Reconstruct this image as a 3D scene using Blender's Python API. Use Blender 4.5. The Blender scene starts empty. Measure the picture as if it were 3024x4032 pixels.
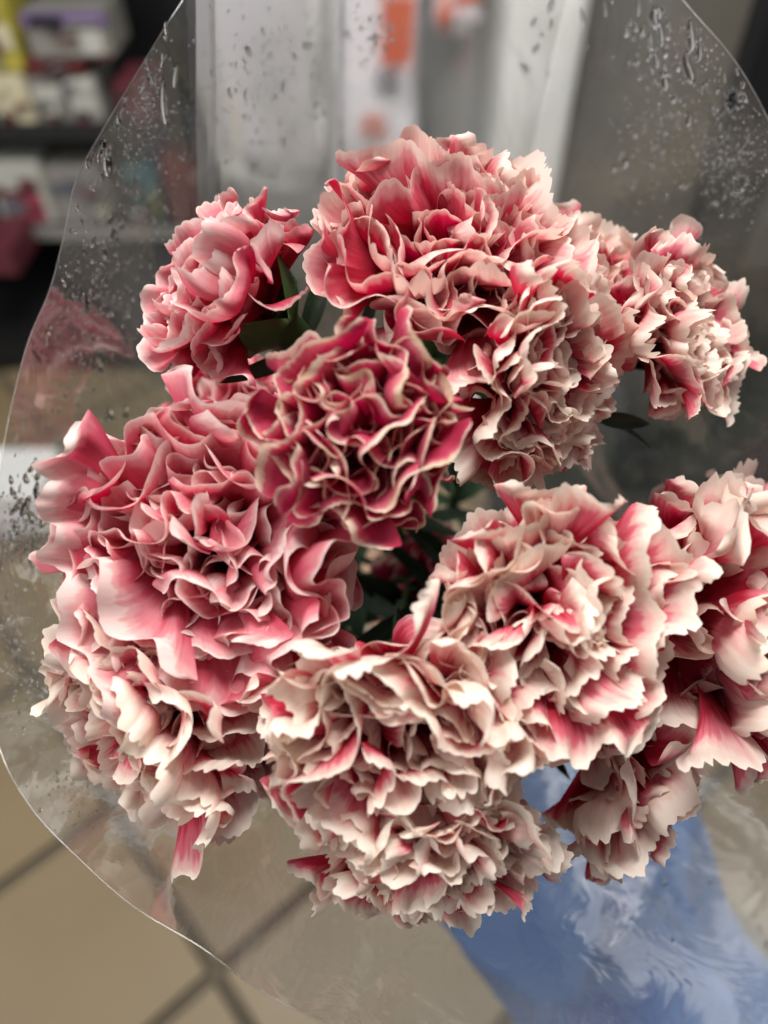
import bpy, math, random
import numpy as np
from mathutils import Vector, Matrix
from mathutils.bvhtree import BVHTree

sc = bpy.context.scene
COL = sc.collection
R_ = math.radians

# ------------------------------------------------------------------ camera
PITCH = R_(48)
CAM = Vector((0, 0, 1.35))
FPX = 2942.0
RIGHT = Vector((1, 0, 0))
UP = Vector((0, math.sin(PITCH), math.cos(PITCH)))
FWD = Vector((0, math.cos(PITCH), -math.sin(PITCH)))
cd = bpy.data.cameras.new('camera')
cam = bpy.data.objects.new('camera', cd)
COL.objects.link(cam)
cam.location = CAM
cam.rotation_euler = (math.pi / 2 - PITCH, 0, 0)
cd.sensor_fit = 'HORIZONTAL'
cd.sensor_width = 24.0
cd.lens = 24.0 * FPX / 3024.0
cd.clip_start = 0.01
cd.clip_end = 60
cd.dof.use_dof = True
cd.dof.focus_distance = 0.208
cd.dof.aperture_fstop = 4.6
sc.camera = cam

# ------------------------------------------------------------------ light
w = bpy.data.worlds.new('World')
sc.world = w
w.use_nodes = True
w.node_tree.nodes['Background'].inputs[0].default_value = (0.90, 0.95, 1.0, 1)
w.node_tree.nodes['Background'].inputs[1].default_value = 0.19


def area(name, loc, target, sx, sy, energy, col):
    l = bpy.data.lights.new(name, 'AREA')
    l.shape = 'RECTANGLE'
    l.size, l.size_y, l.energy, l.color = sx, sy, energy, col
    o = bpy.data.objects.new(name, l)
    COL.objects.link(o)
    o.location = loc
    o.rotation_euler = (Vector(target) - Vector(loc)).to_track_quat('-Z', 'Y').to_euler()
    return o


area('shop_window_light', (-2.3, -0.5, 2.25), (0, 0.15, 1.15), 2.4, 1.8, 66, (1.0, 0.98, 0.95))
area('ceiling_light', (0.1, 0.75, 2.9), (0.0, 0.6, 0), 0.5, 1.3, 40, (1.0, 0.97, 0.92))
area('added_rear_fill', (0.1, 0.45, 2.6), (-.10, 1.6, .8), 0.9, 0.4, 31, (1.0, 0.99, 0.97))  # unseen fill lamp, added to brighten the cooler and background

vs = sc.view_settings
vs.view_transform = 'Standard'
vs.look = 'None'
vs.exposure = -0.08
vs.gamma = 1.0
sc.cycles.use_denoising = True
sc.cycles.max_bounces = 7
sc.cycles.diffuse_bounces = 4
sc.cycles.glossy_bounces = 3
sc.cycles.transmission_bounces = 5
sc.cycles.transparent_max_bounces = 14
sc.cycles.use_adaptive_sampling = True
sc.cycles.adaptive_threshold = 0.025
sc.cycles.caustics_refractive = False
sc.cycles.caustics_reflective = False


# ------------------------------------------------------------------ helpers
def at(px, py, d):
    return CAM + RIGHT * ((px - 1512) / FPX * d) + UP * (-(py - 2016) / FPX * d) + FWD * d


def cdir(a, b, c):
    return (RIGHT * a + UP * b - FWD * c).normalized()


def ray(px, py):
    return (at(px, py, 1.0) - CAM).normalized()


def hit_y(px, py, Y):
    r = ray(px, py)
    return CAM + r * ((Y - CAM.y) / r.y)


def hit_z(px, py, Z):
    r = ray(px, py)
    return CAM + r * ((Z - CAM.z) / r.z)


def mesh_np(name, verts, quads, uv=None, smooth=True):
    me = bpy.data.meshes.new(name)
    nv, nq = len(verts), len(quads)
    me.vertices.add(nv)
    me.vertices.foreach_set('co', np.asarray(verts, dtype=np.float32).ravel())
    me.loops.add(nq * 4)
    me.loops.foreach_set('vertex_index', np.asarray(quads, dtype=np.int32).ravel())
    me.polygons.add(nq)
    me.polygons.foreach_set('loop_start', np.arange(0, nq * 4, 4, dtype=np.int32))
    if uv is not None:
        l = me.uv_layers.new(name='UVMap')
        l.data.foreach_set('uv', np.asarray(uv, dtype=np.float32)[np.asarray(quads).ravel()].ravel())
    me.update(calc_edges=True)
    me.validate()
    if smooth:
        me.polygons.foreach_set('use_smooth', np.ones(len(me.polygons), dtype=bool))
    return me


def obj(name, me, mat=None, parent=None, **props):
    o = bpy.data.objects.new(name, me)
    COL.objects.link(o)
    if mat is not None and me is not None and not me.materials:
        me.materials.append(mat)
    if parent is not None:
        o.parent = parent
    for k, v in props.items():
        o[k] = v
    return o


def grid_quads(nu, nv, close_u=False):
    q = []
    m = nu if close_u else nu - 1
    i = np.arange(m)
    for r in range(nv - 1):
        a = r * nu + i
        b = r * nu + (i + 1) % nu
        q.append(np.stack([a, b, b + nu, a + nu], 1))
    return np.concatenate(q)


def sstep(a, b, x):
    t = np.clip((x - a) / (b - a), 0, 1)
    return t * t * (3 - 2 * t)


def box_mesh(name, sx, sy, sz, bev=0.0):
    import bmesh
    bm = bmesh.new()
    bmesh.ops.create_cube(bm, size=1)
    for v in bm.verts:
        v.co = (v.co.x * sx, v.co.y * sy, (v.co.z + .5) * sz)
    if bev:
        bmesh.ops.bevel(bm, geom=bm.edges[:], offset=bev, segments=2, affect='EDGES')
    me = bpy.data.meshes.new(name)
    bm.to_mesh(me)
    bm.free()
    return me


def lathe(name, prof, n=24, fn=None):
    """prof: list of (r, z)"""
    th = np.linspace(0, 2 * np.pi, n, endpoint=False)
    vs_ = []
    for (r, z) in prof:
        vs_.append(np.stack([r * np.cos(th), r * np.sin(th), np.full(n, z)], 1))
    V = np.concatenate(vs_)
    if fn:
        V = fn(V)
    return mesh_np(name, V, grid_quads(n, len(prof), True))


def tube_np(pts, rads, n=10):
    pts = [Vector(p) for p in pts]
    V = []
    prev = None
    for i, p in enumerate(pts):
        t = (pts[min(i + 1, len(pts) - 1)] - pts[max(i - 1, 0)]).normalized()
        if prev is None:
            a = t.orthogonal().normalized()
        else:
            a = (prev - t * prev.dot(t)).normalized()
        prev = a
        b = t.cross(a)
        r = rads[i] if hasattr(rads, '__len__') else rads
        for k in range(n):
            ang = 2 * math.pi * k / n
            V.append(p + (a * math.cos(ang) + b * math.sin(ang)) * r)
    return np.array([tuple(v) for v in V]), grid_quads(n, len(pts), True)


# ------------------------------------------------------------------ materials
def new_mat(name):
    m = bpy.data.materials.new(name)
    m.use_nodes = True
    m.node_tree.nodes.clear()
    return m, m.node_tree.nodes, m.node_tree.links


def principled(name, col, rough=0.6, spec=0.4, noise=0.12, scale=20, metal=0.0, bump=0.0):
    m, N, L = new_mat(name)
    out = N.new('ShaderNodeOutputMaterial')
    p = N.new('ShaderNodeBsdfPrincipled')
    p.inputs['Roughness'].default_value = rough
    p.inputs['Specular IOR Level'].default_value = spec
    p.inputs['Metallic'].default_value = metal
    tc = N.new('ShaderNodeTexCoord')
    nz = N.new('ShaderNodeTexNoise')
    nz.inputs['Scale'].default_value = scale
    nz.inputs['Detail'].default_value = 5
    L.new(tc.outputs['Object'], nz.inputs['Vector'])
    mx = N.new('ShaderNodeMix')
    mx.data_type = 'RGBA'
    mx.inputs[6].default_value = [c * (1 - noise) for c in col] + [1]
    mx.inputs[7].default_value = [min(1, c * (1 + noise)) for c in col] + [1]
    L.new(nz.outputs[0], mx.inputs[0])
    L.new(mx.outputs[2], p.inputs['Base Color'])
    if bump:
        b = N.new('ShaderNodeBump')
        b.inputs['Strength'].default_value = bump
        b.inputs['Distance'].default_value = 0.01
        L.new(nz.outputs[0], b.inputs['Height'])
        L.new(b.outputs[0], p.inputs['Normal'])
    L.new(p.outputs[0], out.inputs[0])
    return m


def petal_mat(name, stops, trans=0.38, streak=0.22, vary=0.12, tan=0.0):
    """colour runs from the claw (V=0) to the frilled edge (V=1)"""
    m, N, L = new_mat(name)
    out = N.new('ShaderNodeOutputMaterial')
    uv = N.new('ShaderNodeUVMap')
    sep = N.new('ShaderNodeSeparateXYZ')
    L.new(uv.outputs[0], sep.inputs[0])
    oi = N.new('ShaderNodeObjectInfo')
    cmb = N.new('ShaderNodeCombineXYZ')

    def mth(op, a, b=None, c=None):
        n = N.new('ShaderNodeMath')
        n.operation = op
        for i, x in enumerate((a, b, c)):
            if x is None:
                continue
            if isinstance(x, (int, float)):
                n.inputs[i].default_value = x
            else:
                L.new(x, n.inputs[i])
        return n.outputs[0]
    L.new(mth('MULTIPLY', sep.outputs[0], 34.0), cmb.inputs[0])
    L.new(mth('MULTIPLY', sep.outputs[1], 2.6), cmb.inputs[1])
    L.new(mth('MULTIPLY', oi.outputs['Random'], 50.0), cmb.inputs[2])
    nz = N.new('ShaderNodeTexNoise')
    nz.inputs['Scale'].default_value = 1.0
    nz.inputs['Detail'].default_value = 4
    L.new(cmb.outputs[0], nz.inputs['Vector'])
    cm2 = N.new('ShaderNodeCombineXYZ')
    L.new(mth('MULTIPLY', sep.outputs[0], 5.0), cm2.inputs[0])
    L.new(mth('MULTIPLY', sep.outputs[1], 2.5), cm2.inputs[1])
    L.new(mth('MULTIPLY', oi.outputs['Random'], 91.0), cm2.inputs[2])
    nb = N.new('ShaderNodeTexNoise')
    nb.inputs['Scale'].default_value = 1.0
    nb.inputs['Detail'].default_value = 2
    L.new(cm2.outputs[0], nb.inputs['Vector'])
    st = mth('MULTIPLY', mth('SUBTRACT', nz.outputs[0], 0.5), streak)
    st2 = mth('MULTIPLY', mth('SUBTRACT', nb.outputs[0], 0.5), 0.34)
    rv = mth('MULTIPLY', mth('SUBTRACT', oi.outputs['Random'], 0.5), vary * 2)
    # variation fades out at the very edge, which stays pale
    fade = mth('SUBTRACT', 1.0, mth('POWER', sep.outputs[1], 14.0))
    vv = mth('ADD', sep.outputs[1], mth('MULTIPLY', mth('ADD', mth('ADD', st, st2), rv), fade))
    ramp = N.new('ShaderNodeValToRGB')
    cr = ramp.color_ramp
    cr.interpolation = 'EASE'
    while len(cr.elements) < len(stops):
        cr.elements.new(0.5)
    for e, (p, c) in zip(cr.elements, stops):
        e.position = p
        e.color = (*c, 1)
    L.new(vv, ramp.inputs[0])
    col = ramp.outputs[0]
    if tan:
        mx = N.new('ShaderNodeMix')
        mx.data_type = 'RGBA'
        L.new(col, mx.inputs[6])
        mx.inputs[7].default_value = (0.62, 0.47, 0.27, 1)
        edge = mth('MULTIPLY', mth('POWER', sep.outputs[1], 22.0),
                   mth('MULTIPLY', sstep_node(N, L, nb.outputs[0], .5, .7), tan))
        L.new(edge, mx.inputs[0])
        col = mx.outputs[2]
    p = N.new('ShaderNodeBsdfPrincipled')
    p.inputs['Roughness'].default_value = 0.62
    p.inputs['Specular IOR Level'].default_value = 0.22
    p.inputs['Sheen Weight'].default_value = 0.08
    L.new(col, p.inputs['Base Color'])
    bp = N.new('ShaderNodeBump')
    bp.inputs['Strength'].default_value = 0.22
    bp.inputs['Distance'].default_value = 0.0006
    L.new(nz.outputs[0], bp.inputs['Height'])
    L.new(bp.outputs[0], p.inputs['Normal'])
    tr = N.new('ShaderNodeBsdfTranslucent')
    hs = N.new('ShaderNodeHueSaturation')
    hs.inputs['Saturation'].default_value = 1.22
    L.new(col, hs.inputs['Color'])
    L.new(hs.outputs[0], tr.inputs[0])
    mix = N.new('ShaderNodeMixShader')
    mix.inputs[0].default_value = trans
    L.new(p.outputs[0], mix.inputs[1])
    L.new(tr.outputs[0], mix.inputs[2])
    L.new(mix.outputs[0], out.inputs[0])
    return m


def sstep_node(N, L, x, a, b):
    mr = N.new('ShaderNodeMapRange')
    mr.interpolation_type = 'SMOOTHSTEP'
    mr.inputs['From Min'].default_value = a
    mr.inputs['From Max'].default_value = b
    L.new(x, mr.inputs['Value'])
    return mr.outputs[0]


CRIM = (0.42, 0.012, 0.035)
P = {}
P['pink'] = petal_mat('petal_pink', [(0.0, (.30, .26, .14)), (.15, (.30, .008, .022)), (.54, (.44, .018, .05)), (.72, (.60, .085, .135)),
                                     (.86, (.70, .225, .265)), (.945, (.80, .43, .43)), (1.0, (.89, .72, .68))], streak=.26)
P['rose'] = petal_mat('petal_rose', [(0.0, (.30, .26, .14)), (.15, (.30, .006, .018)), (.58, (.42, .014, .04)), (.76, (.58, .085, .13)),
                                     (.90, (.72, .31, .32)), (.96, (.80, .54, .49)), (1.0, (.87, .70, .62))], streak=.34)
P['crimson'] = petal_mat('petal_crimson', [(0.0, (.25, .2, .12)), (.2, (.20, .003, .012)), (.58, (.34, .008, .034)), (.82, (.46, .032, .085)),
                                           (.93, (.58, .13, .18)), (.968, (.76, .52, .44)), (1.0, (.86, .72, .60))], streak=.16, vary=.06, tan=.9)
P['cream'] = petal_mat('petal_cream', [(0.0, (.32, .28, .16)), (.15, (.36, .008, .022)), (.56, (.48, .014, .042)), (.71, (.68, .14, .19)),
                                       (.81, (.81, .46, .43)), (.91, (.88, .69, .60)), (1.0, (.93, .83, .73))], streak=.34, tan=.15)
P['pale'] = petal_mat('petal_pale', [(0.0, (.32, .28, .16)), (.15, (.33, .008, .022)), (.56, (.44, .014, .042)), (.71, (.66, .16, .205)),
                                     (.82, (.78, .46, .43)), (.92, (.84, .65, .57)), (1.0, (.90, .78, .69))], streak=.34, tan=.4)
M_calyx = principled('calyx_green', (.055, .11, .03), .5, .4, .3, 260)
M_stem = principled('stem_green', (.05, .10, .035), .55, .35, .3, 200)
M_leaf = principled('leaf_green', (.018, .036, .018), .5, .3, .35, 200)


# ------------------------------------------------------------------ carnations
def petal_geo(rng, L, W1, a0, a1, Th, n, teeth, cup, nu=52, nv=15, curl=0.0, w0=0.005, side=0.22, lean=0.0, r0=0.002,
              bend=0.75, flare=(.16, .92), fold0=.24, ntooth=15):
    """one fan-shaped petal: a narrow claw that opens into a ruffled limb with a toothed edge.
    Cross rows follow a meandering curve, so the frill is a real fold with excess length."""
    u = np.linspace(-1, 1, nu)
    t = np.linspace(0, 1, nv)
    v = 1 - (1 - t) ** 1.25
    U, V = np.meshgrid(u, v)
    # outline: rounded shoulders, lobes and teeth
    ph = rng.uniform(0, 6.28, 8)
    lob = .5 + .5 * np.sin(u * 5.3 + ph[0] + .8 * np.sin(u * 3 + ph[1]))
    k = np.cumsum(rng.uniform(.6, 1.5, ntooth))
    k = (k / k[-1]) * 2.0 - 1.0
    hts = rng.uniform(.35, 1.0, ntooth + 1)
    idx = np.clip(np.searchsorted(k, u), 0, ntooth - 1)
    lo = np.where(idx > 0, k[np.maximum(idx - 1, 0)], -1.0)
    fr = np.clip((u - lo) / np.maximum(k[idx] - lo, 1e-4), 0, 1)
    tri = np.sin(np.pi * fr) ** .75 * hts[idx]
    notch = teeth * (1 - tri) + 0.05 * lob
    Ve = V * (1 - side * np.abs(U) ** 2.6 * sstep(.3, 1, V))
    Ve = Ve - notch[None, :] * sstep(.70, 1, V)
    fphase = np.sin(np.pi * n * (u + .16 * np.sin(2.4 * u + ph[3])) + ph[4])
    Ve = Ve - (.075 * (.5 + .5 * fphase) + .05 * (.5 + .5 * np.sin(2 * np.pi * n * u + ph[7])))[None, :] * sstep(.45, 1, V)
    # spine
    ws = np.linspace(0, 1.05, 80)
    a = a0 + (a1 - a0) * (1 - (1 - np.clip(ws, 0, 1)) ** (1 / bend)) + curl * sstep(.68, 1.0, ws)
    dw = ws[1] - ws[0]
    rr = r0 + np.concatenate([[0], np.cumsum(np.sin(a[:-1]) * dw)]) * L
    zz = np.concatenate([[0], np.cumsum(np.cos(a[:-1]) * dw)]) * L
    A = np.interp(Ve, ws, a)
    Rr = np.interp(Ve, ws, rr)
    Zz = np.interp(Ve, ws, zz)
    # cross rows
    Wv = w0 + (W1 - w0) * sstep(flare[0], flare[1], v)
    Thv = Th * sstep(fold0, 1.0, v) ** 1.15
    mod = .70 + .30 * np.sin(u * rng.uniform(1.5, 4.5) + ph[2])
    wob = np.sin(np.pi * n * (u + .16 * np.sin(2.4 * u + ph[3])) + ph[4]) * mod
    fine = np.sin(np.pi * n * 2.7 * u + ph[5]) * (.5 + .5 * np.sin(3.1 * u + ph[6]))
    head = cup * U + Thv[:, None] * wob[None, :] + (.34 * Th * sstep(.66, 1, v))[:, None] * fine[None, :]
    ds = (Wv / (nu - 1))[:, None]
    X = np.cumsum(np.cos(head), 1) * ds
    Y = np.cumsum(np.sin(head), 1) * ds
    mid = nu // 2
    X = X - X[:, mid:mid + 1]
    Y = Y - Y.mean(1, keepdims=True) * .8 - Y[:, mid:mid + 1] * .2
    X = X + (lean * L) * V ** 2
    # local frame: er = x, T = y, ez = z ; N turned to the axis
    px = Rr - Y * np.cos(A)
    py = X
    pz = Zz + Y * np.sin(A)
    verts = np.stack([px, py, pz], -1).reshape(-1, 3)
    uv = np.stack([(U + 1) / 2, V], -1).reshape(-1, 2)
    return verts, uv


_gq = {}


def add_petal(rng, root, mat, az, tilt=None, **kw):
    nu, nv = kw.get('nu', 52), kw.get('nv', 15)
    verts, uv = petal_geo(rng, **kw)
    c, s = math.cos(az), math.sin(az)
    V = verts.copy()
    V[:, 0] = verts[:, 0] * c - verts[:, 1] * s
    V[:, 1] = verts[:, 0] * s + verts[:, 1] * c
    if tilt is not None:
        tau, beta, off = tilt
        ax = Vector((-math.sin(beta), math.cos(beta), 0))
        Rm = np.array(Matrix.Rotation(tau, 3, ax))
        V = V @ Rm.T + np.array([math.cos(beta) * off, math.sin(beta) * off, 0])
    if (nu, nv) not in _gq:
        _gq[(nu, nv)] = grid_quads(nu, nv)
    me = mesh_np('petal', V, _gq[(nu, nv)], uv)
    return obj('petal', me, mat, root)


GRIP = at(1640, 2330, 0.455)


def calyx_mesh(S, big=1.0):
    n = 40
    th = np.linspace(0, 2 * np.pi, n, endpoint=False)
    lobe = np.abs(((th / (2 * np.pi) * 5) % 1) - .5) * 2   # 0 at the gap, 1 at the tip
    rows = [(-.024, .0025), (-.022, .0055), (-.014, .0074), (-.006, .0080), (0.0, .0084 * big), (.004, .0100 * big), (.009, .0125 * big)]
    V = []
    for i, (z, r) in enumerate(rows):
        zz = np.full(n, z)
        if i == 5:
            zz = .0015 + .0035 * lobe
        if i == 6:
            zz = .0018 + .0095 * lobe * big
            r = .0088 * big + .0040 * lobe * big
        V.append(np.stack([r * np.cos(th), r * np.sin(th), zz], 1))
    return mesh_np('calyx', np.concatenate(V) * S, grid_quads(n, len(rows), True))


def carnation(px, py, d, axis, diam, pal, seed, label, n=(8, 6, 11, 8), open_=1.0, teeth=.05, fold=1.0, spin=0.0,
              waves=1.0, big_calyx=1.0, res=(76, 15), extra=(), wid=1.0, cupped=None):
    rng = np.random.default_rng(seed)
    S = diam / .072
    zax = cdir(*axis)
    centre = at(px, py, d)
    base = centre - zax * (.018 * S)
    xax = (RIGHT - zax * RIGHT.dot(zax)).normalized()
    yax = zax.cross(xax)
    root = bpy.data.objects.new('carnation', None)
    COL.objects.link(root)
    root.empty_display_size = .01
    M = Matrix((xax, yax, zax)).transposed().to_4x4()
    M.translation = base
    root.matrix_world = M
    root['label'] = label
    root['category'] = 'carnation'
    mat = P[pal]
    nu, nv = res
    G = 2.39996
    az = spin
    U = rng.uniform
    def one(a1, L, W, Th, nw, cup, curl, a0, bend, tilt=None):
        if cupped is not None and a1 > .8 and abs((az - cupped[0] + math.pi) % (2 * math.pi) - math.pi) < cupped[1]:
            a1, curl, cup = a1 * .62, curl - .75, abs(cup) + .3      # petals that stay cupped over the heart
        add_petal(rng, root, mat, az, tilt=tilt, L=L * U(.94, 1.06) * S, W1=W * S * wid, a0=a0, a1=a1 * open_,
                  Th=Th * fold, n=nw * waves, teeth=teeth * U(.55, 1.35), cup=cup, nu=nu, nv=nv, curl=curl, w0=.005 * S,
                  lean=U(-.14, .14), r0=U(.0005, .004) * S, side=U(.10, .26), bend=bend, ntooth=int(W * 340))
    PITCH_W = .0305      # arc length of one fold along the frill

    def waves_for(W):
        return W / PITCH_W * U(.85, 1.2)
    # tight heart
    for i in range(n[0]):
        az += G + U(-.3, .3)
        W = U(.030, .046)
        one(.05 + .45 * (i / n[0]) + U(-.08, .08), .0280 + .0025 * U(0, 1), W, U(1.35, 1.85), waves_for(W) * 1.15, U(-1.0, 1.0),
            U(-.3, .3), U(0, .1), .8, tilt=(U(0, .25), U(0, 6.28), U(0, .003) * S))
    # secondary rosettes pushing out of the heart
    b0 = U(0, 6.28)
    for r in range(n[1]):
        beta = b0 + 2 * math.pi * (r + U(-.25, .25)) / n[1]
        tau = U(.45, .90) * open_
        m = int(U(3, 4.99))
        for i in range(m):
            az += G + U(-.3, .3)
            f = (i + .5) / m
            W = U(.036, .062)
            one(.05 + .52 * f + U(-.06, .06), .0315 + .0040 * f, W, U(1.3, 1.85), waves_for(W), U(-.9, 1.1),
                U(-.45, .35), U(0, .08), .8, tilt=(tau, beta, .0015 * S))
    for i in range(n[2]):
        az += G + U(-.25, .25)
        f = (i + .5) / n[2]
        W = U(.056, .080)
        one(.80 + .45 * f + U(-.1, .1), .0355 + .0045 * f, W, U(1.25, 1.8), waves_for(W), U(-.3, .9), U(-.8, .3),
            .30 * open_, .55, tilt=(U(0, .2), U(0, 6.28), 0))
    for i in range(n[3]):
        az = spin + 2 * math.pi * (i + U(-.3, .3)) / n[3]
        W = U(.062, .086)
        one(U(1.0, 1.42), .0400 + .0040 * U(0, 1), W, U(1.2, 1.75), waves_for(W), U(-.3, .6), U(-1.0, .3), .45 * open_, .5,
            tilt=(U(0, .18), U(0, 6.28), 0))
    for e in extra:
        e = dict(e)
        a = e.pop('az')
        e['L'] = e['L'] * S
        e['W1'] = e['W1'] * S
        kw = dict(a0=.4, Th=.6, n=1.6, teeth=teeth, cup=.1, nu=nu, nv=nv, w0=.006 * S, r0=.003 * S, bend=.6)
        kw.update(e)
        add_petal(rng, root, mat, a, **kw)
    cal = obj('calyx', calyx_mesh(S, big_calyx), M_calyx, root)
    # stem: from below the calyx to the gathered grip
    inv = M.inverted()
    g = inv @ (GRIP + RIGHT * float(U(-.008, .008)) + UP * float(U(-.008, .008)))
    p0 = Vector((0, 0, -.022 * S))
    c1 = p0 + Vector((0, 0, -.06))
    g2 = g + (inv.to_3x3() @ FWD) * .16
    pts = []
    for k in range(13):
        t = k / 12
        pts.append(p0 * (1 - t) ** 2 + c1 * 2 * t * (1 - t) + g * t * t)
    pts += [g.lerp(g2, .5), g2]
    V, q = tube_np(pts, .0024, 8)
    obj('stem', mesh_np('stem', V, q), M_stem, root)
    W3 = M.to_3x3()
    for k in (2, 3, 5, 6, 8):
        tdir = (W3 @ (pts[k] - pts[k + 1])).normalized()
        side_ = tdir.orthogonal().normalized()
        side_.rotate(Matrix.Rotation(float(U(0, 6.28)), 3, tdir))
        for sg in (-1, 1):
            leaf_on(root, M @ pts[k], (tdir * .75 + side_ * sg * .8).normalized(), tdir - side_ * sg * .9,
                    float(U(.030, .052)), float(U(.006, .010)), float(U(-.1, .35)))
    return root


def leaf_on(root, origin, direction, normal, length, width, curve=.3):
    """a narrow folded leaf as a part of its flower, given in world space"""
    inv = root.matrix_world.inverted()
    o = inv @ origin
    R3 = inv.to_3x3()
    d = (R3 @ direction).normalized()
    nn = R3 @ normal
    nn = (nn - d * nn.dot(d)).normalized()
    s = d.cross(nn)
    nu, nv = 7, 12
    V = []
    for j in range(nv):
        t = j / (nv - 1)
        wd = width * (math.sin(math.pi * min(1, t * .92 + .08)) ** .7) * (1 - t * .25)
        c = o + d * (length * t) - nn * (curve * length * t * t)
        for i in range(nu):
            x = i / (nu - 1) * 2 - 1
            V.append(tuple(c + s * (x * wd / 2) + nn * (abs(x) * wd * .16)))
    return obj('leaf', mesh_np('leaf', np.array(V), grid_quads(nu, nv)), M_leaf, root)


F = {}
F['top'] = carnation(1765, 985, .210, (.03, .40, .91), .081, 'rose', 11,
                     'large open rose pink carnation above the dark crimson one', fold=1.0, teeth=.04, cupped=(-2.3, .7))
F['bud'] = carnation(900, 1130, .216, (-.62, .40, .68), .064, 'pink', 22,
                     'small half open pink carnation with green calyx showing beneath', n=(7, 4, 9, 4), open_=.70,
                     teeth=.035, fold=1.0, waves=1.25, wid=1.1, big_calyx=1.7, cupped=(-.7, 1.3))
F['crim'] = carnation(1430, 1715, .180, (-.02, .04, 1), .0565, 'crimson', 33,
                      'dark crimson carnation with thin white tan edges in the middle of the bunch', n=(8, 6, 14, 0), open_=.90,
                      teeth=.02, fold=1.0, waves=1.0, wid=1.1)
F['pink'] = carnation(790, 2130, .200, (-.14, .03, .98), .081, 'pink', 44,
                      'biggest clear pink carnation with smooth rounded frills', teeth=.016, fold=1.0, waves=1.32, wid=1.16, extra=(dict(az=.0, L=.051, W1=.075, a1=1.05, Th=1.8, n=2.6, a0=.7, teeth=.02, curl=-.3, flare=(.1, .7), fold0=.1), dict(az=-.45, L=.047, W1=.07, a1=1.0, Th=1.8, n=2.4, a0=.7, teeth=.02, curl=-.6, flare=(.1, .7), fold0=.1)))
F['lowleft'] = carnation(590, 2850, .214, (-.55, -.45, .70), .078, 'cream', 55,
                         'cream and pink carnation tucked under the biggest pink one', fold=1.0, teeth=.05, cupped=(.5, .9))
F['bottom'] = carnation(1570, 2900, .188, (-.02, -.30, .95), .077, 'cream', 66,
                        'large cream carnation below the dark gap, red on the backs of its upper petals', teeth=.05, fold=1, cupped=(1.6, 1.0))
F['lowest'] = carnation(1700, 3380, .204, (.06, -.70, .70), .067, 'cream', 67,
                        'cream carnation hanging lowest, beside the blue sleeve', teeth=.05, fold=1)
F['right'] = carnation(2170, 2450, .188, (.10, -.08, .99), .070, 'cream', 77,
                       'cream carnation beside the dark gap with tightly pleated petals', fold=1.0, teeth=.06, cupped=(2.9, .7))
F['farright'] = carnation(2850, 2400, .232, (.90, -.02, .43), .100, 'pale', 88,
                          'pale pink carnation seen from the side, pressed against the film', fold=1.0, teeth=.055, cupped=(3.1, .9))
F['lowright'] = carnation(2560, 2990, .240, (.78, -.40, .48), .078, 'pale', 109,
                          'pale carnation hanging below the pleated cream one, dark red at its base', fold=1.0, teeth=.055, cupped=(2.4, .8))
F['cream'] = carnation(2150, 1520, .208, (.62, -.30, .72), .066, 'cream', 110,
                       'creamy white carnation wedged between the crimson and the blush one', fold=1.0, teeth=.055, cupped=(2.7, .9))
F['blush'] = carnation(2670, 1310, .230, (.62, .10, .78), .063, 'pale', 122,
                       'blush carnation leaning out with tan edged petals', n=(10, 5, 11, 5), open_=.92, fold=1.0, teeth=.05, cupped=(-2.4, .9))
F['between'] = carnation(2350, 1120, .240, (.35, .40, .85), .056, 'pale', 132,
                         'small peach tinged carnation squeezed behind the creamy white one', n=(8, 4, 9, 5), teeth=.05, fold=1.0)
F['back'] = carnation(930, 1640, .275, (-.25, .25, .93), .060, 'pink', 143,
                      'pink carnation deep behind the half open one', n=(6, 4, 9, 5), teeth=.02)
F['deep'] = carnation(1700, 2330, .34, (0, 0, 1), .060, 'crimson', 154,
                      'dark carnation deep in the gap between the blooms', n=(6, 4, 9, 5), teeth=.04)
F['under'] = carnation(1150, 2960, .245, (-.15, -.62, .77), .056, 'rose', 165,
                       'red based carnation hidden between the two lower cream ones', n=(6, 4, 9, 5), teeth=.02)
leaf_on(F['bud'], at(1200, 1330, .232), cdir(.35, .95, .25), cdir(.2, -.1, 1), .024, .007)
leaf_on(F['bud'], at(1240, 1380, .226), cdir(-1, -.38, .1), cdir(0, -.2, 1), .030, .006, -.25)
leaf_on(F['right'], at(1800, 2330, .212), cdir(.15, 1, .1), cdir(-.5, 0, .9), .022, .008)
leaf_on(F['farright'], at(2430, 2290, .245), cdir(1, .55, .1), cdir(0, -.3, 1), .026, .009)
leaf_on(F['blush'], at(2350, 1640, .24), cdir(1, -.2, .1), cdir(0, -.3, 1), .018, .006)

# ------------------------------------------------------------------ floor with tiles
M_grout = principled('grout', (.11, .09, .065), .9, .2, .2, 30)
M_tile = principled('tile_glaze', (.195, .145, .080), .42, .4, .16, 5, bump=.02)
gx = 6.0
fl = mesh_np('floor', np.array([(-6, -4, 0), (6, -4, 0), (6, 7, 0), (-6, 7, 0)]), np.array([[0, 1, 2, 3]]), smooth=False)
floor = obj('floor', fl, M_grout, kind='structure')
TS = .34
tile_me = box_mesh('tile', TS - .016, TS - .016, .006, .003)
tile_me.materials.append(M_tile)
X0 = hit_z(850, 3830, .006)
ang = R_(41)
ca, sa = math.cos(ang), math.sin(ang)
cand = []
for i in range(-14, 15):
    for j in range(-14, 15):
        lx, ly = (i + .5) * TS, (j + .5) * TS
        cand.append((lx * lx + ly * ly, X0.x + lx * ca - ly * sa, X0.y + lx * sa + ly * ca))
cand = [c for c in cand if -2.4 < c[1] < 2.6 and -.6 < c[2] < 4.2]
cand.sort()
for k, (_, x, y) in enumerate(cand[:290]):
    o = obj('tile', tile_me, None, floor)
    o.location = (x, y, .0005 * ((k * 7) % 3))
    o.rotation_euler = (0, 0, ang)
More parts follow.
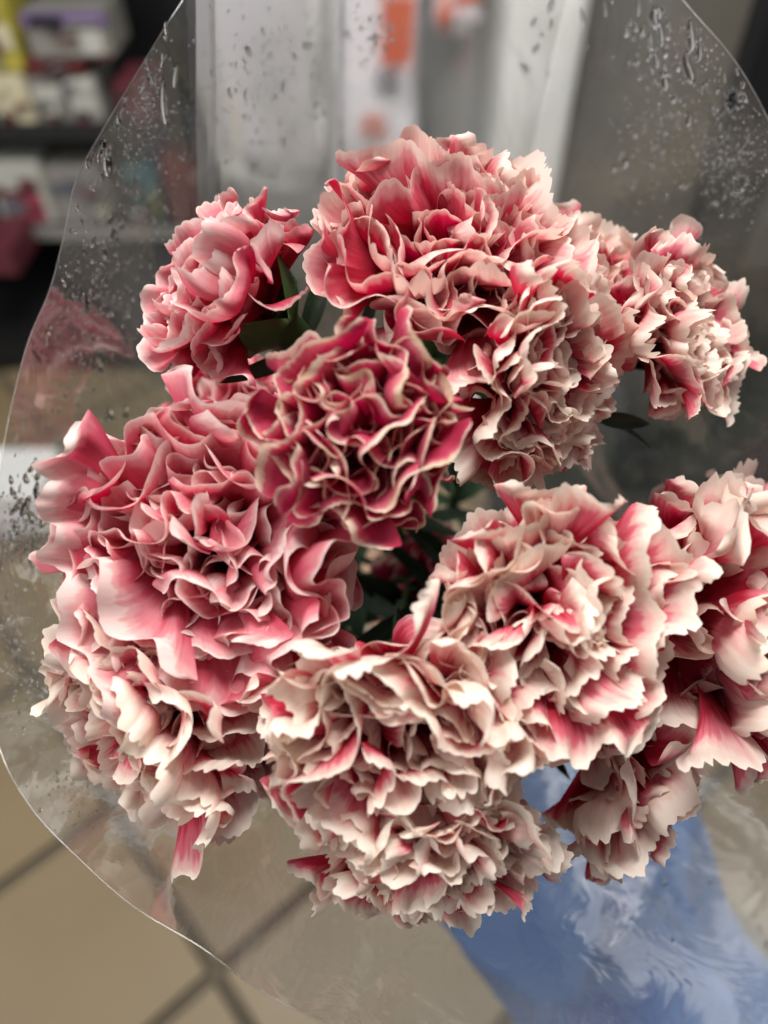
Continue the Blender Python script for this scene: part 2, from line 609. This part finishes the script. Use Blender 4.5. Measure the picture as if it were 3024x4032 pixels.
near = {(round(x, 3), round(y, 3)) for (_, x, y) in cand[:290]}
FV, FQ = [], []
h_ = TS / 2 - .008
for i in range(-26, 27):
    for j in range(-26, 27):
        lx, ly = (i + .5) * TS, (j + .5) * TS
        x, y = X0.x + lx * ca - ly * sa, X0.y + lx * sa + ly * ca
        if not (-5.5 < x < 5.5 and -3.5 < y < 6.5) or (round(x, 3), round(y, 3)) in near:
            continue
        b_ = len(FV)
        for z in (0.0, .0055):
            for (qx, qy) in ((-h_, -h_), (h_, -h_), (h_, h_), (-h_, h_)):
                FV.append((x + qx * ca - qy * sa, y + qx * sa + qy * ca, z))
        FQ.append([b_ + 4, b_ + 5, b_ + 6, b_ + 7])
        for k in range(4):
            FQ.append([b_ + k, b_ + (k + 1) % 4, b_ + 4 + (k + 1) % 4, b_ + 4 + k])
o = obj('far_tiles', mesh_np('far_tiles', np.array(FV), np.array(FQ), smooth=False), M_tile, floor)
o['kind'] = 'stuff'


# dark entrance mat on the floor under the right side
M_mat = principled('mat_fibre', (.030, .028, .026), .95, .1, .4, 60)
M_rub = principled('mat_rubber', (.015, .015, .015), .7, .3, .2, 60)
mat_root = bpy.data.objects.new('floor_mat', None)
COL.objects.link(mat_root)
mat_root.location = (1.20, 1.75, .008)
mat_root.rotation_euler = (0, 0, R_(4))
mat_root['label'] = 'dark charcoal floor mat lying on the beige tiles'
mat_root['category'] = 'mat'
o = obj('pile', box_mesh('pile', 1.86, 2.06, .010, .003), M_mat, mat_root)
o = obj('rubber_edge', box_mesh('rubber_edge', 1.96, 2.16, .006, .002), M_rub, mat_root)


# ------------------------------------------------------------------ the shop behind, out of focus
def boxthing(name, label, cat, px0, px1, py0, py1, Y, depth, mat, parts=(), group=None, rz=0.0, bev=.006):
    """an upright box whose front face spans these sight lines at distance Y; it goes back by depth"""
    pc = (px0 + px1) / 2
    zb = hit_y(pc, py1, Y).z
    zt = hit_y(pc, py0, Y).z
    ym = (py0 + py1) / 2
    xa, xb = hit_y(px0, ym, Y).x, hit_y(px1, ym, Y).x
    W, H = xb - xa, zt - zb
    root = bpy.data.objects.new(name, None)
    COL.objects.link(root)
    root.location = ((xa + xb) / 2, Y + depth / 2, zb)
    root.rotation_euler = (0, 0, rz)
    root['label'] = label
    root['category'] = cat
    if group:
        root['group'] = group
    obj('body', box_mesh('body', W, depth, H, min(bev, W * .2, H * .2)), mat, root)
    for pi_, (pn, fx, fz, fw, fh, pm) in enumerate(parts):
        p = obj(pn, box_mesh(pn, W * fw, .006, H * fh, .001), pm, root)
        p.location = (W * fx, -depth / 2 - .002 - .0015 * pi_, H * fz)
    return root, W, H


def cm(name, col, rough=.6, noise=.1, metal=0.0):
    return principled(name, col, rough, .35, noise, 12, metal)


C_dark = cm('dark_metal', (.012, .013, .013), .6)
C_black = cm('black_paint', (.008, .008, .009), .5)
C_cream = cm('cream_card', (.52, .47, .33))
C_grey = cm('grey_film', (.22, .21, .19), .4)
C_lgrey = cm('light_grey_film', (.42, .42, .38), .4)
C_red = cm('dull_red_film', (.11, .02, .02), .5)
C_purple = cm('purple_film', (.15, .09, .24), .5)
C_yel = cm('yellow_green_film', (.42, .36, .06), .5)
C_maroon = cm('maroon_card', (.10, .022, .03), .5)
C_teal = cm('teal_card', (.03, .10, .11), .5)
C_olive = cm('olive_card', (.14, .13, .04), .5)
C_pinkp = cm('pink_card', (.35, .06, .09), .5)
C_white = cm('white_enamel', (.84, .84, .82), .35, .05)
C_lav = cm('lavender_board', (.76, .74, .78), .5, .06)
C_orange = cm('orange_print', (.60, .10, .035), .5)
C_steel = cm('brushed_steel', (.42, .43, .43), .42, .08, .6)
C_taupe = cm('taupe_panel', (.16, .145, .12), .6, .1)
C_streak = cm('lamp_streak', (.80, .72, .45), .5)  # pale yellow of a reflected lamp, painted as plain colour
C_slate = cm('slate_print', (.10, .10, .12), .6, .1)

# shelf unit
YS = 1.9
shelf = bpy.data.objects.new('shop_shelf', None)
COL.objects.link(shelf)
xl, xr = hit_y(-1500, 600, YS).x, hit_y(840, 600, YS).x
shelf.location = ((xl + xr) / 2, YS + .2, 0)
shelf['label'] = 'dark metal shop shelf stocked with packets, far out of focus'
shelf['category'] = 'shelf'
SW = xr - xl
zb1 = hit_y(300, 495, YS).z
zb2 = hit_y(300, 890, YS).z
obj('back_panel', box_mesh('back_panel', SW, .02, 1.7), C_dark, shelf).location = (0, .24, 0)
for zb in (zb1, zb2, 1.12):
    bd = obj('board', box_mesh('board', SW - .05, .42, .03, .004), C_dark, shelf)
    bd.location = (0, .01, zb - .03)
    rl = obj('price_rail', box_mesh('price_rail', SW - .05, .008, .035, .002), C_grey if zb == zb2 else C_dark, bd)
    rl.location = (0, -.215, -.004)
for sx in (-1, 1):
    obj('upright', box_mesh('upright', .04, .05, 1.7, .004), C_black, shelf).location = (sx * (SW / 2 - .02), .20, 0)
obj('base_deck', box_mesh('base_deck', SW - .05, .56, .10, .006), C_black, shelf).location = (0, -.05, .001)

band = ('band', 0, .35, .9, .3, C_lgrey)
stock = [
    ('cream_carton', 'pale cream carton on the upper board of the dark shelf', 'carton', -40, 118, 292, 495, C_cream, ()),
    ('grey_packet', 'dull grey packet beside the pale cream carton', 'packet', 130, 262, 305, 495, C_grey, (('band', 0, .55, .8, .25, C_lgrey),)),
    ('white_packet', 'whitish packet beside the dull grey packet', 'packet', 272, 385, 310, 495, C_lgrey, (('band', 0, .1, .8, .25, C_grey),)),
    ('red_packet', 'dull red packet lying on the grey and whitish packets', 'packet', 95, 330, 236, 300, C_red, (('band', .2, .2, .3, .6, C_maroon),)),
    ('purple_packet', 'grey pack with a purple top, above the dull red packet', 'packet', 100, 430, 44, 234, C_grey,
     (('purple_strip', 0, .68, .98, .30, C_purple), ('pale_patch', .28, .12, .26, .5, C_lgrey))),
    ('yellow_bottle', 'yellow green bottle at the end of the upper board', 'bottle', -120, 48, -40, 288, C_yel, (('band', .1, .3, .7, .3, C_cream),)),
    ('silver_packet', 'silver grey packet on the lower board', 'packet', -30, 190, 640, 890, C_lgrey, (('band', .1, .1, .5, .4, C_pinkp),)),
    ('slate_packet', 'slate coloured packet on the lower board', 'packet', 200, 420, 660, 890, C_grey, (('band', 0, .55, .9, .2, C_slate),)),
    ('maroon_box', 'maroon box standing on the upper board behind the wet film', 'box', 455, 600, 330, 495, C_maroon, ()),
    ('maroon_crate', 'wide maroon box on the lower board behind the wet film', 'box', 640, 800, 560, 890, C_maroon, (('band', 0, .5, .9, .3, C_red),)),
    ('teal_box', 'teal box on the lower board', 'box', 500, 632, 655, 890, C_teal, (('band', .3, .15, .3, .45, C_olive),)),
]
rs = random.Random(8)
for (nm, lb, ct, a, b, c, d, m, pr) in stock:
    rt, W_, H_ = boxthing(nm, lb, ct, a, b, c, d, YS + .02, .16, m, pr)
    for k in range(5):
        w2, h2 = W_ * rs.uniform(.12, .45), H_ * rs.uniform(.06, .22)
        pm = rs.choice((C_grey, C_lgrey, C_dark, C_red, C_cream, C_maroon, C_slate, C_dark))
        o = obj('print_patch', box_mesh('print_patch', w2, .004, h2), pm, rt)
        o.location = (rs.uniform(-.5, .5) * (W_ - w2), -.08 - .0085 - .001 * k, rs.uniform(.03, .95) * (H_ - h2))
boxthing('red_crate', 'small red crate on the floor under the shelf', 'crate', -90, 60, 985, 1090, YS - .16, .2, C_maroon)

# white cooler, steel column and signs seen through the film
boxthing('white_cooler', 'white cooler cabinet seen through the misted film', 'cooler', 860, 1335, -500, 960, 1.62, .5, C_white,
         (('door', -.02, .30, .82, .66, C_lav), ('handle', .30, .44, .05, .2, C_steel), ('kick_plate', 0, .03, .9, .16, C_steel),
          ('vent', .20, .22, .34, .055, C_slate), ('lamp_reflection', -.04, .30, .085, .17, C_streak)))  # last strip paints a lamp's reflected streak onto the door
boxthing('sign_board', 'lavender sign board with orange print behind the film', 'sign', 1370, 1650, -400, 860, 1.50, .05, C_lav,
         (('orange_print', .24, .52, .42, .22, C_orange), ('slate_print', .18, .42, .34, .08, C_slate), ('orange_print', .02, .27, .3, .075, C_orange)))
boxthing('poster', 'white poster with orange print on the steel column', 'poster', 1700, 1880, -260, 150, 1.51, .012, C_lav,
         (('orange_print', .22, .22, .4, .3, C_orange), ('orange_print', -.2, .05, .3, .25, C_orange)))
px_, Yc = 1750, 1.62
r0_ = .06
colm = bpy.data.objects.new('steel_column', None)
COL.objects.link(colm)
colm.location = (hit_y(1760, 350, Yc).x, Yc, 0)
colm['label'] = 'brushed steel column with ribs behind the film'
colm['category'] = 'column'
obj('shaft', lathe('shaft', [(r0_ + .0015 * (k % 2), .02 + k * .0125) for k in range(206)], 28), C_steel, colm)
obj('foot', lathe('foot', [(0, 0), (.09, 0), (.09, .015), (.062, .03)], 28), C_steel, colm)
pil = bpy.data.objects.new('white_pillar', None)
COL.objects.link(pil)
pp = hit_y(2095, 350, 1.45)
pil.location = (pp.x, 1.45 + .08, 0)
pil['label'] = 'broad white pillar behind the top of the film'
pil['category'] = 'pillar'
obj('shaft', box_mesh('shaft', .155, .16, 2.6, .012), C_white, pil)
obj('plinth', box_mesh('plinth', .175, .18, .09, .006), C_white, pil)
boxthing('taupe_cabinet', 'taupe grey cabinet beside the white pillar', 'cabinet', 2300, 3500, -500, 1060, 1.75, .4, C_taupe,
         (('door', -.25, .05, .46, .9, C_taupe), ('door', .25, .05, .46, .9, C_taupe)))
bp_ = bpy.data.objects.new('black_post', None)
COL.objects.link(bp_)
q0 = hit_y(2990, 200, 1.3)
bp_.location = (q0.x + .03, 1.3, 0)
bp_['label'] = 'black square post standing beyond the edge of the film'
bp_['category'] = 'post'
obj('shaft', box_mesh('shaft', .10, .08, 2.6, .006), C_black, bp_)
obj('foot', box_mesh('foot', .16, .14, .02, .004), C_black, bp_)
# pale block added on the floor to stand for glare at the left rim
glare_o, _, _ = boxthing('glare_block', 'flat white block added as glare on the floor behind the wet rim', 'carton', -420, 190, 1960, 2110, 1.10, .16, C_white,
                    (('glare_band', 0, .4, .98, .2, C_lav),))

# ------------------------------------------------------------------ forearm in a blue sleeve
M_skin = principled('skin', (.52, .30, .20), .5, .4, .08, 60)


def cloth_mat():
    m, N, L = new_mat('blue_cotton')
    out = N.new('ShaderNodeOutputMaterial')
    p = N.new('ShaderNodeBsdfPrincipled')
    p.inputs['Roughness'].default_value = .8
    p.inputs['Specular IOR Level'].default_value = .2
    p.inputs['Sheen Weight'].default_value = .15
    tc = N.new('ShaderNodeTexCoord')
    nz = N.new('ShaderNodeTexNoise')
    nz.inputs['Scale'].default_value = 9
    nz.inputs['Detail'].default_value = 6
    L.new(tc.outputs['Object'], nz.inputs[0])
    mx = N.new('ShaderNodeMix')
    mx.data_type = 'RGBA'
    mx.inputs[6].default_value = (.050, .105, .25, 1)
    mx.inputs[7].default_value = (.092, .17, .36, 1)
    L.new(nz.outputs[0], mx.inputs[0])
    L.new(mx.outputs[2], p.inputs['Base Color'])
    L.new(p.outputs[0], out.inputs[0])
    return m


M_cloth = cloth_mat()
hand_c = GRIP + FWD * .045
elbow = at(2830, 4450, .41)
arm_dir = (elbow - hand_c).normalized()
wrist = hand_c + arm_dir * .085
# hand: skin-modifier skeleton, fingers curled round the stems
fx = FWD.normalized()                 # stems run along this
ay = arm_dir - fx * arm_dir.dot(fx)
ay.normalize()
az_ = fx.cross(ay)
Vh, Eh, Rh = [], [], []


def hv(p, r):
    Vh.append(tuple(p))
    Rh.append(r)
    return len(Vh) - 1


def chain(start, pts, rads):
    prev = start
    for p, r in zip(pts, rads):
        k = hv(p, r)
        Eh.append((prev, k))
        prev = k
    return prev


i_el = hv(elbow, .042)
i_fm = hv(wrist.lerp(elbow, .45), .038)
Eh.append((i_el, i_fm))
i_wr = hv(wrist, .026)
Eh.append((i_fm, i_wr))
palm = hand_c + ay * .042 + az_ * .012
i_pm = hv(palm, .030)
Eh.append((i_wr, i_pm))
rad = .030
for k in range(4):
    off = (k - 1.5) * .019
    ln = (1.0, 1.08, 1.02, .85)[k]
    pts = []
    for th in (60, 105, 150, 200):
        t = R_(th * ln)
        pts.append(hand_c + fx * off + ay * (rad * math.cos(t)) + az_ * (rad * math.sin(t)))
    chain(i_pm, pts, (.0100, .0092, .0086, .0075))
pts = []
for th, o_ in ((-40, -.028), (-85, -.036), (-130, -.034)):
    t = R_(th)
    pts.append(hand_c + fx * o_ + ay * (rad * math.cos(t)) + az_ * (rad * math.sin(t)))
chain(i_pm, pts, (.0125, .0110, .0090))
hm = bpy.data.meshes.new('person')
hm.from_pydata(Vh, Eh, [])
hm.update()
person = obj('person', hm, M_skin)
md = person.modifiers.new('skin', 'SKIN')
md.use_smooth_shade = True
for sv, r in zip(hm.skin_vertices[0].data, Rh):
    sv.radius = (r, r)
hm.skin_vertices[0].data[0].use_root = True
sd = person.modifiers.new('sub', 'SUBSURF')
sd.levels = sd.render_levels = 2
person['label'] = 'person in a blue shirt sleeve holding the bunch by its stems'
person['category'] = 'person'
# the sleeve
nu, nv = 120, 180
axis_d = arm_dir
s1 = (UP - axis_d * UP.dot(axis_d)).normalized()
s1 = (FWD * -1 - axis_d * (FWD * -1).dot(axis_d)).normalized()   # towards the viewer
s2 = axis_d.cross(s1)
V = []
LEN = (elbow - wrist).length + .12
for j in range(nv):
    t = j / (nv - 1)
    c = wrist + axis_d * (t * LEN - .015)
    base_r = .050 + .026 * min(1, t * 2.6)
    for i in range(nu):
        th = 2 * math.pi * i / nu
        ph_ = 1.3 * math.sin(th + .6) + .5 * math.sin(2 * th + 1)
        cr = lambda x: 1 - abs(math.sin(x)) ** .8 * 2
        wr = .0120 * cr(6.0 * t + 1.5 * ph_ + .6 * math.sin(7 * t)) + .0060 * math.sin(2 * th + 10 * t + 1.2) \
            + .0065 * cr(10.5 * t - 1.5 * ph_ + 1) + .0016 * math.sin(31 * t + 3 * ph_)
        r = base_r + wr * min(1, .4 + 2 * t)
        if j < 4:
            r -= .002 * (4 - j)
        V.append(tuple(c + s1 * (r * .85 * math.cos(th)) + s2 * (r * math.sin(th))))
sl = obj('sleeve', mesh_np('sleeve', np.array(V), grid_quads(nu, nv, True)), M_cloth, person)
sl['label'] = 'creased mid blue shirt sleeve'


# ------------------------------------------------------------------ clear film sleeve
def film_mat(name, haze0, haze1, gloss=1.6, bump=.28, crease=.5, soft=0.0, tint=(.97, .97, .965)):
    m, N, L = new_mat(name)
    out = N.new('ShaderNodeOutputMaterial')
    tc = N.new('ShaderNodeTexCoord')
    # fine crinkles
    n1 = N.new('ShaderNodeTexNoise')
    n1.inputs['Scale'].default_value = 26
    n1.inputs['Detail'].default_value = 3
    n1.inputs['Distortion'].default_value = 1.2
    L.new(tc.outputs['Object'], n1.inputs['Vector'])
    # sharp creases running up the wall of the cone
    uvn = N.new('ShaderNodeUVMap')
    mp = N.new('ShaderNodeMapping')
    mp.inputs['Scale'].default_value = (26, 5.5, 1)
    L.new(uvn.outputs[0], mp.inputs['Vector'])
    n3 = N.new('ShaderNodeTexNoise')
    n3.noise_type = 'RIDGED_MULTIFRACTAL'
    n3.inputs['Scale'].default_value = 1.0
    n3.inputs['Detail'].default_value = 2.5
    n3.inputs['Distortion'].default_value = .6
    L.new(mp.outputs[0], n3.inputs['Vector'])
    ad = N.new('ShaderNodeMath')
    ad.operation = 'MULTIPLY_ADD'
    ad.inputs[1].default_value = crease
    L.new(n3.outputs[0], ad.inputs[0])
    L.new(n1.outputs[0], ad.inputs[2])
    bp = N.new('ShaderNodeBump')
    bp.inputs['Strength'].default_value = bump
    bp.inputs['Distance'].default_value = .004
    L.new(ad.outputs[0], bp.inputs['Height'])
    fr = N.new('ShaderNodeFresnel')
    fr.inputs['IOR'].default_value = 1.5
    L.new(bp.outputs[0], fr.inputs['Normal'])
    mu = N.new('ShaderNodeMath')
    mu.operation = 'MULTIPLY'
    mu.use_clamp = True
    mu.inputs[1].default_value = gloss
    L.new(fr.outputs[0], mu.inputs[0])
    mn = N.new('ShaderNodeMath')
    mn.operation = 'MINIMUM'
    mn.inputs[1].default_value = .28
    L.new(mu.outputs[0], mn.inputs[0])
    mu = mn
    gl = N.new('ShaderNodeBsdfGlossy')
    gl.inputs['Roughness'].default_value = .11
    gl.inputs['Color'].default_value = (1, 1, 1, 1)
    L.new(bp.outputs[0], gl.inputs['Normal'])
    tr = N.new('ShaderNodeBsdfTransparent')
    tr.inputs[0].default_value = (*tint, 1)
    if soft:
        rf = N.new('ShaderNodeBsdfRefraction')
        rf.inputs['IOR'].default_value = 1.04
        rf.inputs['Roughness'].default_value = .30
        ms = N.new('ShaderNodeMixShader')
        ms.inputs[0].default_value = soft
        L.new(tr.outputs[0], ms.inputs[1])
        L.new(rf.outputs[0], ms.inputs[2])
        tr = ms
    m1 = N.new('ShaderNodeMixShader')
    L.new(mu.outputs[0], m1.inputs[0])
    L.new(tr.outputs[0], m1.inputs[1])
    L.new(gl.outputs[0], m1.inputs[2])
    # condensation haze, in patches
    n2 = N.new('ShaderNodeTexNoise')
    n2.inputs['Scale'].default_value = 16
    n2.inputs['Detail'].default_value = 7
    n2.inputs['Roughness'].default_value = .65
    L.new(tc.outputs['Object'], n2.inputs['Vector'])
    mr = N.new('ShaderNodeMapRange')
    mr.inputs['From Min'].default_value = .38
    mr.inputs['From Max'].default_value = .72
    mr.inputs['To Min'].default_value = haze0
    mr.inputs['To Max'].default_value = haze1
    L.new(n2.outputs[0], mr.inputs['Value'])
    df = N.new('ShaderNodeBsdfDiffuse')
    df.inputs[0].default_value = (.75, .76, .77, 1)
    tl = N.new('ShaderNodeBsdfTranslucent')
    tl.inputs[0].default_value = (.75, .76, .77, 1)
    hz = N.new('ShaderNodeMixShader')
    hz.inputs[0].default_value = .55
    L.new(df.outputs[0], hz.inputs[1])
    L.new(tl.outputs[0], hz.inputs[2])
    m2 = N.new('ShaderNodeMixShader')
    L.new(mr.outputs[0], m2.inputs[0])
    L.new(m1.outputs[0], m2.inputs[1])
    L.new(hz.outputs[0], m2.inputs[2])
    L.new(m2.outputs[0], out.inputs[0])
    return m


M_film = film_mat('clear_film', .03, .13)
M_film2 = film_mat('misted_film', .02, .15, bump=.18, soft=.75)
M_seam = film_mat('film_seam', .22, .62, bump=.25, soft=.6)

D = .236
rim_px = [(1900, -700, .26), (1400, -680, .26), (1000, -420, .255), (720, 0, D), (560, 255, D), (400, 520, D), (300, 710, D), (258, 900, D),
          (200, 1130, D), (110, 1350, D), (40, 1620, D), (-10, 1900, .238), (-70, 2300, .24), (-60, 2700, .24), (10, 2980, .232), (130, 3190, .222),
          (300, 3370, .21), (520, 3565, .20), (800, 3735, .195), (1010, 3890, .192), (1320, 4050, .19), (1800, 4260, .19), (2500, 4420, .195),
          (3150, 4150, .21), (3600, 3500, .24), (3650, 2600, .245), (3420, 1600, .245), (3180, 820, .245), (3030, 480, .245), (2890, 235, .245),
          (2690, 0, .248), (2380, -400, .255)]
ctrl = [at(*p) for p in rim_px]
NP = 288
nc = len(ctrl)
# resample evenly in index space
rim = []
for k in range(NP):
    f = k / NP * nc
    i = int(f)
    t = f - i
    p0, p1, p2, p3 = (ctrl[(i + q) % nc] for q in (-1, 0, 1, 2))
    rim.append(.5 * ((2 * p1) + (p2 - p0) * t + (2 * p0 - 5 * p1 + 4 * p2 - p3) * t * t + (3 * p1 - p0 - 3 * p2 + p3) * t ** 3))
NT = 56
rgn = random.Random(5)
waves_ = [(rgn.randint(3, 16), rgn.uniform(3, 14), rgn.uniform(0, 6.28), rgn.uniform(.4, 1)) for _ in range(14)]
V = []
gd = (GRIP - CAM).dot(FWD)
for j in range(NT):
    t = j / (NT - 1)           # 0 neck, 1 rim
    for k in range(NP):
        rp = rim[k]
        dd = (rp - CAM).dot(FWD)
        lat = rp - CAM - FWD * dd - (GRIP - CAM - FWD * gd)
        ln = lat.length
        ld = lat / ln
        ang_ = 2 * math.pi * k / NP
        rr = .024 + (ln - .024) * t ** .45
        w_ = 0
        for (a_, b_, c_, d_) in waves_:
            w_ += d_ * (1 - 2 * abs(math.sin(a_ * ang_ * .5 * 2 / 2 + b_ * t + c_))) if a_ % 2 == 0 else d_ * math.sin(a_ * ang_ + b_ * t + c_)
        amp = (.0010 * (1 - t) + .0007) * math.sin(math.pi * min(1, t * .9 + .1)) + .0001
        rr += w_ * amp
        dep = gd + (dd - gd) * t
        V.append(tuple(GRIP + ld * rr + FWD * (dep - gd)))
uvf = [(abs(2 * k / NP - 1), j / (NT - 1)) for j in range(NT) for k in range(NP)]
fm = mesh_np('flower_sleeve', np.array(V), grid_quads(NP, NT, True), uvf)
sleeve = bpy.data.objects.new('flower_sleeve', None)
COL.objects.link(sleeve)
sleeve['label'] = 'clear plastic film sleeve wrapped round the carnations, wet with droplets'
sleeve['category'] = 'wrapper'
obj('film', fm, M_film, sleeve)
# the cut edge of the film
Vt, q = tube_np(rim + [rim[0]], .00022, 6)
M_edge = principled('film_edge', (.62, .60, .57), .25, .6, .05, 50)
obj('rim_edge', mesh_np('rim_edge', Vt, q), M_film2, sleeve)
bvh = BVHTree.FromPolygons([Vector(v) for v in V], [tuple(int(i) for i in qd) for qd in grid_quads(NP, NT, True)])


def on_film(px, py):
    h = bvh.ray_cast(CAM, ray(px, py))
    if h[0] is None:
        return None, None
    n = h[1]
    if n.dot(CAM - h[0]) < 0:
        n = -n
    return h[0], n


def patch(name, fx0, fx1, y0, y1, nx, ny, mat, lift):
    VV = []
    for j in range(ny):
        py = y0 + (y1 - y0) * j / (ny - 1)
        for i in range(nx):
            px = fx0(py) + (fx1(py) - fx0(py)) * i / (nx - 1)
            p, n = on_film(px, py)
            if p is None:
                return None
            VV.append(tuple(p + n * lift))
    return obj(name, mesh_np(name, np.array(VV), grid_quads(nx, ny)), mat, sleeve)


patch('film_fold', lambda y: 800 + .02 * y, lambda y: 2230 - .22 * y, -60, 1150, 60, 40, M_film2, .0011)
patch('seam', lambda y: 752 + .02 * y, lambda y: 828 + .02 * y, -22, 1150, 4, 40, M_seam, .0018)
patch('seam', lambda y: 1326 - .01 * y, lambda y: 1356 - .01 * y, -300, 1000, 4, 40, M_seam, .0019)

# droplets
mw, N, L = new_mat('water')
out = N.new('ShaderNodeOutputMaterial')
g = N.new('ShaderNodeBsdfGlass')
g.inputs['IOR'].default_value = 1.33
g.inputs['Roughness'].default_value = .0
L.new(g.outputs[0], out.inputs[0])


def drop_geo(nu, nv):
    V = []
    for j in range(nv):
        la = -math.pi / 2 + math.pi * j / (nv - 1)
        for i in range(nu):
            lo = 2 * math.pi * i / nu
            V.append((math.cos(la) * math.cos(lo), math.cos(la) * math.sin(lo), math.sin(la)))
    return np.array(V)


def drop_frame(px, py, jitter):
    p, n = on_film(px, py)
    if p is None:
        return None
    p2, _ = on_film(px + jitter, py + 14)
    if p2 is None:
        return None
    x = (p2 - p)
    x = (x - n * x.dot(n)).normalized()
    y = n.cross(x)
    return p, x, y, n


D1 = drop_geo(14, 9)
Q1 = grid_quads(14, 9, True)
rg = np.random.default_rng(3)
zones = [  # px, py, spread x, spread y, count, half length px, half width px
    (480, 620, 130, 260, 16, 30, 9), (600, 300, 70, 160, 10, 34, 9), (400, 1000, 120, 220, 34, 15, 6), (300, 1400, 90, 200, 26, 12, 6),
    (420, 1700, 130, 180, 18, 12, 6), (90, 1950, 70, 120, 26, 17, 7), (110, 2190, 80, 60, 12, 26, 7), (2500, 90, 130, 110, 16, 18, 7),
    (2660, 200, 110, 160, 16, 17, 7), (2860, 330, 90, 150, 12, 12, 6), (2120, 150, 150, 140, 9, 14, 7), (1480, 110, 110, 90, 9, 11, 7),
    (1100, 250, 160, 180, 8, 15, 8), (1000, 640, 130, 160, 8, 14, 8), (2850, 700, 120, 180, 10, 10, 5), (60, 2700, 50, 140, 10, 8, 4),
    (330, 3100, 130, 120, 10, 8, 4), (2700, 3500, 160, 120, 5, 12, 6)]
for (zx, zy, sx_, sy_, cnt, hl, hw) in zones:
    for _ in range(cnt):
        px, py = zx + rg.normal() * sx_ * .6, zy + rg.normal() * sy_ * .6
        fr_ = drop_frame(px, py, rg.normal() * 4)
        if fr_ is None:
            continue
        p, x, y, n = fr_
        sc_ = (p - CAM).length / FPX
        k = rg.lognormal(0, .45)
        a = hl * sc_ * k * rg.uniform(.6, 1.3)
        b = hw * sc_ * k * rg.uniform(.7, 1.2)
        c = b * rg.uniform(.28, .5)
        W_ = D1.copy()
        taper = 1 - .38 * W_[:, 0] * -1 if rg.random() < .2 else 1 + .38 * W_[:, 0]
        loc = W_ * np.array([a, b, c])
        loc[:, 1] *= taper
        loc[:, 1] += b * .5 * np.sin(W_[:, 0] * 2.2 + rg.uniform(0, 6)) * rg.uniform(0, 1)
        Bm = np.array([tuple(x), tuple(y), tuple(n)])
        wv = loc @ Bm + np.array(tuple(p + n * c * .45))
        obj('water_drop', mesh_np('water_drop', wv, Q1), mw, sleeve)

# fine mist of condensation, joined
D2 = drop_geo(6, 4)
Q2 = grid_quads(6, 4, True)
VV, QQ = [], []
mz = [(520, 600, 150, 330, 420, 3.2), (560, 420, 60, 120, 120, 3.4), (380, 1200, 150, 260, 420, 3.0), (110, 2080, 90, 130, 260, 3.4),
      (60, 2500, 60, 200, 420, 2.6), (1000, 350, 180, 300, 170, 3.2), (1260, 400, 60, 300, 90, 3.0), (1480, 150, 80, 120, 90, 3.4),
      (2700, 300, 170, 220, 240, 3.2), (2890, 390, 22, 26, 120, 3.4), (2880, 650, 110, 160, 420, 2.6), (2600, 620, 180, 160, 160, 3.0),
      (330, 3080, 150, 160, 240, 2.6), (150, 2800, 80, 120, 200, 2.4)]
cnt_ = 0
for (zx, zy, sx_, sy_, cnt, rpx) in mz:
    for _ in range(cnt):
        fr_ = drop_frame(zx + rg.normal() * sx_ * .7, zy + rg.normal() * sy_ * .7, 0)
        if fr_ is None:
            continue
        p, x, y, n = fr_
        r = rpx * (p - CAM).length / FPX * rg.lognormal(0, .4)
        Bm = np.array([tuple(x), tuple(y), tuple(n)])
        VV.append((D2 * np.array([r * rg.uniform(1, 2), r, r * .6])) @ Bm + np.array(tuple(p + n * r * .3)))
        QQ.append(Q2 + cnt_ * len(D2))
        cnt_ += 1
o = obj('condensation', mesh_np('condensation', np.concatenate(VV), np.concatenate(QQ)), mw, sleeve)
o['kind'] = 'stuff'
